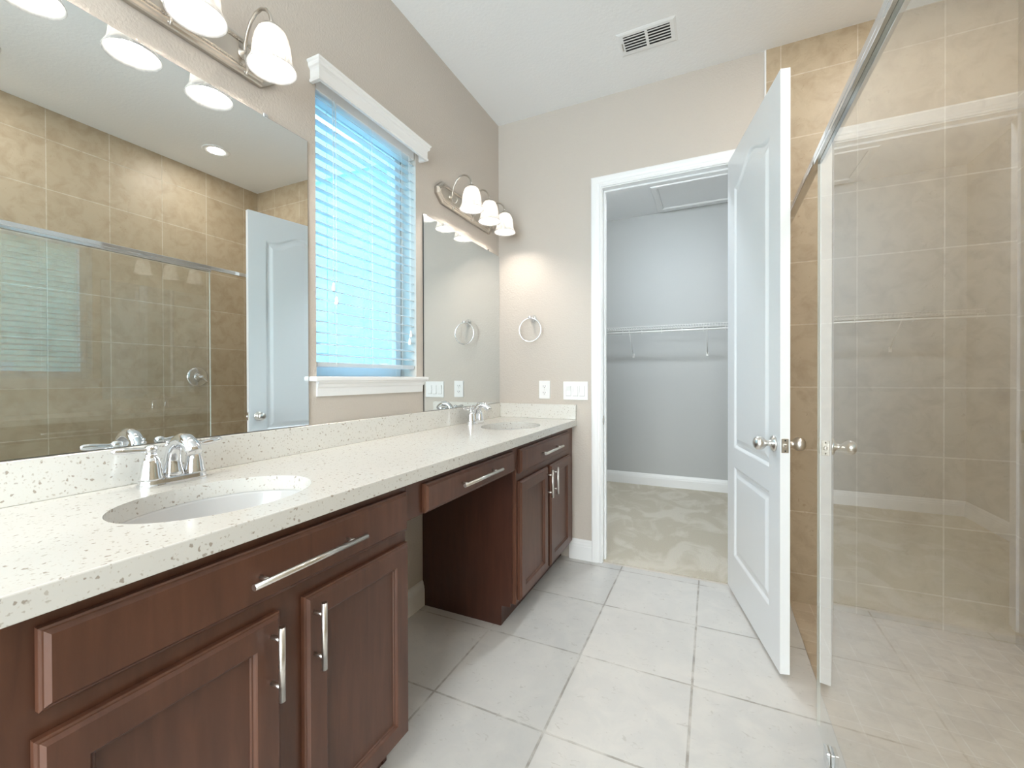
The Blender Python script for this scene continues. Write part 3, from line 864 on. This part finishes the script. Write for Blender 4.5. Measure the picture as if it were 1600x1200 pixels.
def cabinet(y0, y1, label, drawer, doors, handles, dh):
    t = thing('vanity_cabinet', (0.28, (y0 + y1) / 2, 0), label, 'bathroom cabinet', 'cherry wood vanity sink cabinets')
    for a, b in ((y0, y0 + 0.018), (y1 - 0.018, y1)):
        m = MB(); m.prism(SIDE, lambda u, v, d: Vector((u, d, v)), a, b)
        m.build('side_panel', M['wood_shaded'], t)
    m = MB(); m.box(0.012, XF - 0.02, y0 + 0.018, y1 - 0.018, 0.120, 0.138)
    m.build('bottom_panel', M['wood_shaded'], t)
    m = MB()
    m.box(XF - 0.02, XF, y0, y1, 0.120, 0.8985, 0.0015)
    m.build('face_frame', M['wood'], t)
    m = MB(); m.box(0.460, 0.472, y0 + 0.018, y1 - 0.018, 0.0, 0.120)
    m.build('toe_kick', M['wood_shaded'], t)
    d = drawer_front(*drawer, t)
    pull((XF + 0.053, dh, 0.813), 'Y', 0.302, d)
    for dd, hy in zip(doors, handles):
        o = cab_door(*dd, t)
        pull((XF + 0.053, hy, 0.628), 'Z', 0.154, o)
    return t
cabinet(0.195, 1.058, 'cherry wood sink cabinet nearest the camera under the near sink',
        (0.257, 1.050, 0.755, 0.873), ((0.252, 0.623, 0.135, 0.718), (0.684, 1.052, 0.135, 0.718)), (0.598, 0.705), 0.690)
cabinet(1.880, 2.802, 'cherry wood sink cabinet at the far end by the closet wall',
        (1.902, 2.680, 0.755, 0.873), ((1.899, 2.284, 0.135, 0.718), (2.324, 2.700, 0.135, 0.718)), (2.262, 2.352), 2.305)
t = thing('vanity_drawer_unit', (0.28, 1.47, 0.775), 'cherry wood drawer unit spanning the open knee space', 'drawer unit')
m = MB(); m.box(XF - 0.02, XF, 1.0585, 1.8795, 0.775, 0.8985, 0.0015)
m.build('apron_rail', M['wood'], t)
m = MB()
m.box(0.05, XF - 0.02, 1.10, 1.112, 0.785, 0.8985); m.box(0.05, XF - 0.02, 1.826, 1.838, 0.785, 0.8985); m.box(0.05, XF - 0.02, 1.112, 1.826, 0.785, 0.795); m.box(0.05, 0.062, 1.112, 1.826, 0.795, 0.8985)
m.build('drawer_box', M['wood_shaded'], t)
d = drawer_front(1.140, 1.826, 0.780, 0.876, t)
pull((XF + 0.053, 1.480, 0.832), 'Y', 0.310, d)

# ------------------------------------------------------------------ vanity lights
def vanity_light(yc, label):
    t = thing('vanity_light', (0.0, yc, 2.29), label, 'wall light', 'three-shade vanity wall lights')
    zc_ = 2.285
    def octo(i, hl=0.342, hh=0.062, c=0.052):
        hl -= i; hh -= i; cc = c - i * 0.55
        q = hh * 0.30
        return [(yc - hl, zc_ - q), (yc - hl + cc, zc_ - hh), (yc + hl - cc, zc_ - hh), (yc + hl, zc_ - q), (yc + hl, zc_ + q), (yc + hl - cc, zc_ + hh), (yc - hl + cc, zc_ + hh), (yc - hl, zc_ + q)]
    m = MB()
    m.nested(YZ, [(octo(0), 0.0005), (octo(0), 0.014), (octo(0.003), 0.018), (octo(0.010), 0.021), (octo(0.013), 0.026), (octo(0.017), 0.027), (octo(0.021), 0.022), (octo(0.026), 0.022), (octo(0.030), 0.024)])
    plate = m.build('backplate', M['nickel_dark'], t)
    m = MB()
    ring = octo(0.0235)
    for a, b in zip(ring, ring[1:] + ring[:1]):
        L = math.hypot(b[0] - a[0], b[1] - a[1]); n = max(1, int(L / 0.0062))
        for k in range(n):
            s = k / n
            m.ball((0.0235, a[0] + (b[0] - a[0]) * s, a[1] + (b[1] - a[1]) * s), 0.0024, 6)
    tag(m.build('bead_trim', M['nickel_dark'], plate), kind='stuff')
    for k in (-1, 0, 1):
        y = yc + k * 0.2165
        zs = zc_ - 0.002
        m = MB()
        m.lathe([(0.0, 0.022), (0.018, 0.022), (0.016, 0.029), (0.009, 0.033), (0.007, 0.040), (0.0, 0.042)], (0, y, zs), 'X', 16)
        pts = [(0.036, y, zs)]
        arc = [(0.036, 0.0), (0.040, 0.030), (0.050, 0.062), (0.068, 0.090), (0.092, 0.108), (0.118, 0.112), (0.142, 0.102), (0.158, 0.082), (0.166, 0.060), (0.168, 0.045)]
        m.tube([(x, y, zs + z) for x, z in arc], 0.0052, 10)
        # scrolls under the arm
        s1 = []
        for q in range(15):
            a = -0.2 + q / 14 * 4.6; r = 0.020 - 0.0105 * q / 14
            s1.append((0.058 - r * math.cos(a), y, zs - 0.022 - r * math.sin(a) * 1.1))
        m.tube([(0.037, y, zs)] + s1, [0.0048] + [0.0042 - 0.0012 * q / 14 for q in range(15)], 8)
        s2 = [(0.046, y, zs - 0.040), (0.050, y, zs - 0.052), (0.050, y, zs - 0.064), (0.045, y, zs - 0.071), (0.039, y, zs - 0.069), (0.038, y, zs - 0.063)]
        m.tube(s2, 0.0035, 8)
        m.ball(s2[-1], 0.0045, 8)
        arm = m.build('arm', M['nickel_dark'], t)
        X = 0.168; zt = zs + 0.046
        m = MB(); m.lathe([(0.0, zt), (0.012, zt), (0.020, zt - 0.005), (0.030, zt - 0.013), (0.0345, zt - 0.022), (0.0335, zt - 0.022), (0.0, zt - 0.018)], (X, y, 0), 'Z', 24)
        m.build('fitter_cap', M['nickel_dark'], arm)
        m = MB()
        zo = zt - 0.016
        pr = [(0.030, 0.0), (0.0395, -0.010), (0.0475, -0.028), (0.0525, -0.050), (0.0552, -0.074), (0.0568, -0.092), (0.0605, -0.105), (0.0665, -0.116), (0.0705, -0.125), (0.0690, -0.1265), (0.0645, -0.116), (0.0585, -0.105), (0.0548, -0.092), (0.0532, -0.074), (0.0505, -0.050), (0.0455, -0.028), (0.0375, -0.010), (0.028, 0.0)]
        m.lathe([(r, zo + h) for r, h in pr], (X, y, 0), 'Z', 36)
        sh = m.build('shade', M['shade'], t)
        m = MB()
        m.lathe([(0.0, zo - 0.106), (0.012, zo - 0.103), (0.022, zo - 0.094), (0.026, zo - 0.080), (0.023, zo - 0.064), (0.015, zo - 0.046), (0.013, zo - 0.030), (0.0, zo - 0.028)], (X, y, 0), 'Z', 20)
        m.build('bulb', M['bulb'], sh)
    return t
v1 = vanity_light(0.685, 'brushed nickel three-shade vanity light above the near mirror')
dup(v1, (0, 2.347 - 0.685, 0), 'brushed nickel three-shade vanity light above the far mirror')

# ------------------------------------------------------------------ small wall fittings on the far wall
t = thing('towel_ring', (0.272, D, 1.64), 'chrome towel ring on the beige wall above the outlet', 'towel ring')
m = MB()
m.lathe([(0.0, D - 0.0005), (0.026, D - 0.0005), (0.026, D - 0.006), (0.021, D - 0.012), (0.012, D - 0.018), (0.0095, D - 0.040), (0.011, D - 0.056), (0.0135, D - 0.064), (0.011, D - 0.072), (0.0, D - 0.074)], (0.272, 0, 1.640), 'Y', 24)
m.build('post', M['chrome'], t)
m = MB()
n = 40; R_ = 0.081
ring = [(0.272 + R_ * math.sin(2 * PI * k / n), D - 0.060 + 0.0, 1.636 - R_ + R_ * math.cos(2 * PI * k / n)) for k in range(n + 1)]
m.tube(ring, 0.0040, 10, cap=False)
m.build('ring', M['chrome'], t)

t = thing('wall_outlet', (0.357, D, 1.138), 'white duplex outlet on the wall above the counter', 'outlet')
m = MB(); m.box(0.316, 0.398, D - 0.007, D - 0.0003, 1.076, 1.202, 0.003, 2); m.build('cover_plate', M['plastic'], t)
for z in (1.161, 1.117):
    m = MB(); m.prism([(0.357 + 0.017 * math.cos(q * PI / 8), z + 0.0145 * max(-0.85, min(0.85, math.sin(q * PI / 8)))) for q in range(16)], XZ, D - 0.0095, D - 0.0065)
    s = m.build('socket', M['plastic'], t)
    m = MB(); m.box(0.3485, 0.351, D - 0.0102, D - 0.009, z - 0.001, z + 0.008); m.box(0.363, 0.3655, D - 0.0102, D - 0.009, z - 0.001, z + 0.008)
    m.lathe([(0.0, D - 0.0102), (0.0026, D - 0.0102), (0.0026, D - 0.009)], (0.357, 0, z - 0.007), 'Y', 10)
    m.build('slots', M['slot'], s)
m = MB(); m.lathe([(0.0, D - 0.0085), (0.003, D - 0.008), (0.003, D - 0.0065)], (0.357, 0, 1.139), 'Y', 10); m.build('screw', M['nickel'], t)

t = thing('light_switch', (0.580, D, 1.134), 'white triple rocker light switch beside the door casing', 'light switch')
m = MB(); m.box(0.494, 0.666, D - 0.007, D - 0.0003, 1.072, 1.196, 0.003, 2); m.build('cover_plate', M['plastic'], t)
for k, x in enumerate((0.531, 0.580, 0.626)):
    m = MB()
    tip = 0.004 if k else -0.004
    m.prism([(D - 0.0065, 1.100), (D - 0.0095 - max(tip, 0), 1.100), (D - 0.0085, 1.133), (D - 0.0095 - max(-tip, 0), 1.166), (D - 0.0065, 1.166)], lambda u, v, d: Vector((d, u, v)), x - 0.0165, x + 0.0165)
    m.build('rocker', M['plastic'], t)
    m = MB(); m.box(x - 0.0178, x - 0.0168, D - 0.0072, D - 0.0068, 1.099, 1.167); m.box(x + 0.0168, x + 0.0178, D - 0.0072, D - 0.0068, 1.099, 1.167); m.box(x - 0.0178, x + 0.0178, D - 0.0072, D - 0.0068, 1.098, 1.0992)
    m.build('rocker_gap', M['slot'], t)

# ------------------------------------------------------------------ ceiling vent
t = thing('ceiling_vent', (1.097, 2.42, CE), 'white louvred air vent in the bathroom ceiling', 'vent')
vx0, vx1, vy0, vy1 = 0.947, 1.247, 2.332, 2.508
m = MB()
fx = lambda u, v, d: Vector((u, v, CE - d))
oi = (vx0 + 0.030, vx1 - 0.030, vy0 + 0.028, vy1 - 0.028)
m.nested(fx, [(rect(vx0, vx1, vy0, vy1), 0.0), (rect(vx0, vx1, vy0, vy1), 0.0015), (rect(vx0 + 0.012, vx1 - 0.012, vy0 + 0.012, vy1 - 0.012), 0.0050), (rect(*oi), 0.0055), (rect(*oi), 0.0006)], cap0=False, cap1=False)
m.box(1.090, 1.104, oi[2], oi[3], CE - 0.0068, CE - 0.0013)
fr = m.build('frame', M['white'], t)
m = MB(); m.box(oi[0], oi[1], oi[2], oi[3], CE - 0.0012, CE - 0.0004); m.build('duct_shade_sheet', M['slot'], t)  # dark sheet on the solid ceiling, standing in for the duct's shade
m = MB()
for k in range(6):
    y = oi[2] + 0.010 + k * 0.0205
    m.prism([(y - 0.004, -0.0066), (y + 0.0045, -0.0066), (y + 0.0105, -0.0014), (y + 0.0055, -0.0014)], lambda u, v, d: Vector((d, u, CE + v)), oi[0], oi[1])
m.build('louvres', M['white'], t)
m = MB(); m.box(vx0 + 0.018, vx0 + 0.022, 2.40, 2.45, CE - 0.014, CE - 0.006, 0.001); m.build('damper_lever', M['nickel_dark'], t)

# ------------------------------------------------------------------ recessed ceiling lights
def downlight(x, y, label):
    t = thing('recessed_light', (x, y, CE), label, 'recessed light', 'round recessed ceiling lights')
    m = MB(); m.lathe([(0.056, -0.001), (0.062, -0.004), (0.088, -0.006), (0.095, -0.004), (0.096, -0.0004)], (x, y, CE), 'Z', 40); m.build('trim_ring', M['white'], t)
    m = MB(); m.lathe([(0.0, -0.003), (0.030, -0.0029), (0.057, -0.0022)], (x, y, CE), 'Z', 32); m.build('lens', M['lens'], t)
    return t
d0 = downlight(2.223, 2.128, 'recessed light in the ceiling over the shower, seen in the mirror')
dup(d0, (0.0, -1.25, 0), 'added unseen recessed fill light over the near end of the shower')  # this and the next two are unseen lights added to brighten the room
dup(d0, (-0.95, -2.9, 0), 'added unseen recessed fill light just behind the camera')
dup(d0, (-0.95, -4.0 + 0.35, 0), 'added unseen recessed fill light near the added back window')

# ------------------------------------------------------------------ shower glass, rail, valve
sg = thing('shower_glass_panel', (1.754, 1.0, 0.0), 'frameless clear glass shower panel standing on the tile floor', 'shower glass')
m = MB(); m.box(1.749, 1.759, YS + 0.001, 1.8025, 0.004, 1.975)
m.build('pane', M['glass'], sg)
m = MB(); m.box(1.749, 1.759, 1.8027, 1.8052, 0.004, 1.975)
tag(m.build('edge', M['glass_edge'], sg), 'pale polished edge of the glass')
for yc in (1.632, 0.25, -1.2):
    m = MB(); m.box(1.738, 1.7485, yc - 0.022, yc + 0.022, 0.0005, 0.050, 0.002, 2); m.box(1.7595, 1.770, yc - 0.022, yc + 0.022, 0.0005, 0.050, 0.002, 2)
    m.build('clamp', M['chrome'], sg)
t = thing('shower_header_rail', (1.754, 1.6, 1.985), 'polished chrome header rail along the top of the shower glass', 'rail')
m = MB()
m.box(1.738, 1.770, YS, D - 0.013, 1.9765, 2.002, 0.003, 2); m.box(1.738, 1.7485, YS, 1.806, 1.962, 1.977, 0.001); m.box(1.7595, 1.770, YS, 1.806, 1.962, 1.977, 0.001)
m.build('bar', M['chrome'], t)
m = MB(); m.box(1.728, 1.780, D - 0.013, D - 0.0065, 1.957, 2.012, 0.002); m.build('wall_flange', M['chrome'], t)
t = thing('shower_valve', (XR, 2.238, 1.239), 'round chrome shower valve on the long tiled wall, seen in the mirror', 'shower valve')
m = MB(); m.lathe([(0.0, -0.012), (0.040, -0.014), (0.072, -0.012), (0.084, -0.006), (0.086, -0.0005)], (XR, 2.238, 1.239), 'X', 40)
m.build('escutcheon', M['chrome'], t)
m = MB(); m.lathe([(0.034, -0.012), (0.031, -0.030), (0.024, -0.044), (0.016, -0.052), (0.013, -0.066), (0.016, -0.076), (0.012, -0.086), (0.0, -0.089)], (XR, 2.238, 1.239), 'X', 28)
m.tube([(XR - 0.074, 2.238, 1.239), (XR - 0.076, 2.252, 1.224), (XR - 0.078, 2.268, 1.206), (XR - 0.079, 2.281, 1.190)], [0.007, 0.0075, 0.0085, 0.005], 12)
m.build('handle', M['chrome'], t)

# ------------------------------------------------------------------ closet fittings
t = thing('wire_shelf', (1.14, 4.88, 1.75), 'white ventilated wire shelf with hanging rod in the closet', 'closet shelf')
SX0, SX1 = 0.085, 2.195
m = MB()
for y, z in ((5.030, 1.765), (4.890, 1.762), (4.735, 1.768), (4.735, 1.735)): m.tube([(SX0, y, z), (SX1, y, z)], 0.0032, 8)
k = SX0 + 0.012
while k < SX1:
    m.tube([(k, 5.030, 1.769), (k, 4.735, 1.771), (k, 4.733, 1.735)], 0.0014, 5); k += 0.0254
m.build('wire_deck', M['wire'], t)
m = MB(); m.tube([(SX0, 4.745, 1.712), (SX1, 4.745, 1.712)], 0.0085, 12)
m.build('hanging_rod', M['wire'], t)
k = SX0 + 0.05
while k < SX1:
    m = MB(); m.tube([(k, 4.735, 1.735), (k, 4.730, 1.712), (k, 4.738, 1.695), (k, 4.750, 1.693)], 0.003, 6); k += 0.2
    m.build('rod_hook', M['wire'], t)
for x in (0.60, 1.37, 2.0):
    m = MB(); m.tube([(x, 4.742, 1.735), (x, 5.030, 1.478)], 0.0042, 8); m.box(x - 0.011, x + 0.011, 5.030, 5.0396, 1.450, 1.498, 0.003)
    m.build('bracket', M['wire'], t)
t = thing('attic_hatch', (1.5, 4.6, CE), 'white framed attic access hatch in the closet ceiling', 'attic hatch')
m = MB(); m.nested(fx, [(rect(0.876, 2.0, 4.30, 4.965), 0.0004), (rect(0.876, 2.0, 4.30, 4.965), 0.012), (rect(0.886, 1.99, 4.31, 4.955), 0.018), (rect(0.925, 1.951, 4.349, 4.916), 0.018), (rect(0.938, 1.938, 4.362, 4.903), 0.010), (rect(0.938, 1.938, 4.362, 4.903), 0.0005)], cap0=False, cap1=False)
m.build('frame', M['white'], t)
m = MB(); m.box(0.942, 1.934, 4.366, 4.899, CE - 0.006, CE - 0.0006, 0.001); m.build('panel', M['ceiling'], t)
t = thing('closet_ceiling_light', (0.95, 3.40, CE), 'round flush ceiling light inside the closet', 'ceiling light')
m = MB(); m.lathe([(0.15, -0.0004), (0.15, -0.02), (0.135, -0.024), (0.0, -0.024)], (0.95, 3.40, CE), 'Z', 32); m.build('base', M['white'], t)
m = MB(); m.lathe([(0.132, -0.024), (0.128, -0.05), (0.10, -0.08), (0.05, -0.096), (0.0, -0.10)], (0.95, 3.40, CE), 'Z', 32); m.build('globe', M['globe'], t)

# ------------------------------------------------------------------ outside the window
m = MB(); m.box(-18, -0.16, -8, 14, -0.45, -0.35)
tag(m.build('bounce_yard', M['bounce_ground']), 'unseen side yard, made pale to bounce light up at the window', 'ground', kind='structure')
t = thing('neighbour_house', (-5.0, 8.0, -0.35), 'pale blue sided neighbouring house outside the window', 'house')
m = MB(); m.box(-7.5, -3.0, 4.68, 12.0, -0.35, 4.2); m.build('wall', M['siding'], t)
m = MB(); m.box(-3.02, -2.96, 4.66, 4.95, -0.35, 4.2); m.build('corner_board', M['corner'], t)
m = MB(); m.prism([(-7.8, 4.2), (-2.7, 4.2), (-2.7, 4.32), (-5.2, 5.7), (-7.8, 4.32)], lambda u, v, d: Vector((u, d, v)), 4.62, 12.3); m.build('roof', M['roof'], t)
t = thing('stucco_house', (-9.0, 1.0, -0.35), 'cream stucco house farther off outside the window', 'house')
m = MB(); m.box(-14.0, -11.0, -5.0, 10.5, -0.35, 4.9); m.build('wall', M['stucco'], t)
m = MB(); m.prism([(-14.4, 4.9), (-10.6, 4.9), (-10.6, 5.05), (-12.5, 6.3), (-14.4, 5.05)], lambda u, v, d: Vector((u, d, v)), -5.4, 10.9); m.build('roof', M['roof'], t)
t = thing('vinyl_fence', (-2.55, 1.5, -0.35), 'white vinyl privacy fence across the side yard', 'fence')
m = MB()
k = -3.0
while k < 4.6:
    m.box(-2.57, -2.53, k, k + 0.148, -0.28, 1.25, 0.004); k += 0.15
m.build('boards', M['fence'], t)
m = MB(); m.box(-2.59, -2.51, -3.0, 4.6, 1.25, 1.33, 0.005); m.build('top_rail', M['fence'], t)
for y in (-2.9, -0.45, 2.0, 4.5):
    m = MB(); m.box(-2.61, -2.49, y - 0.06, y + 0.06, -0.35, 1.42, 0.006); m.build('post', M['fence'], t)
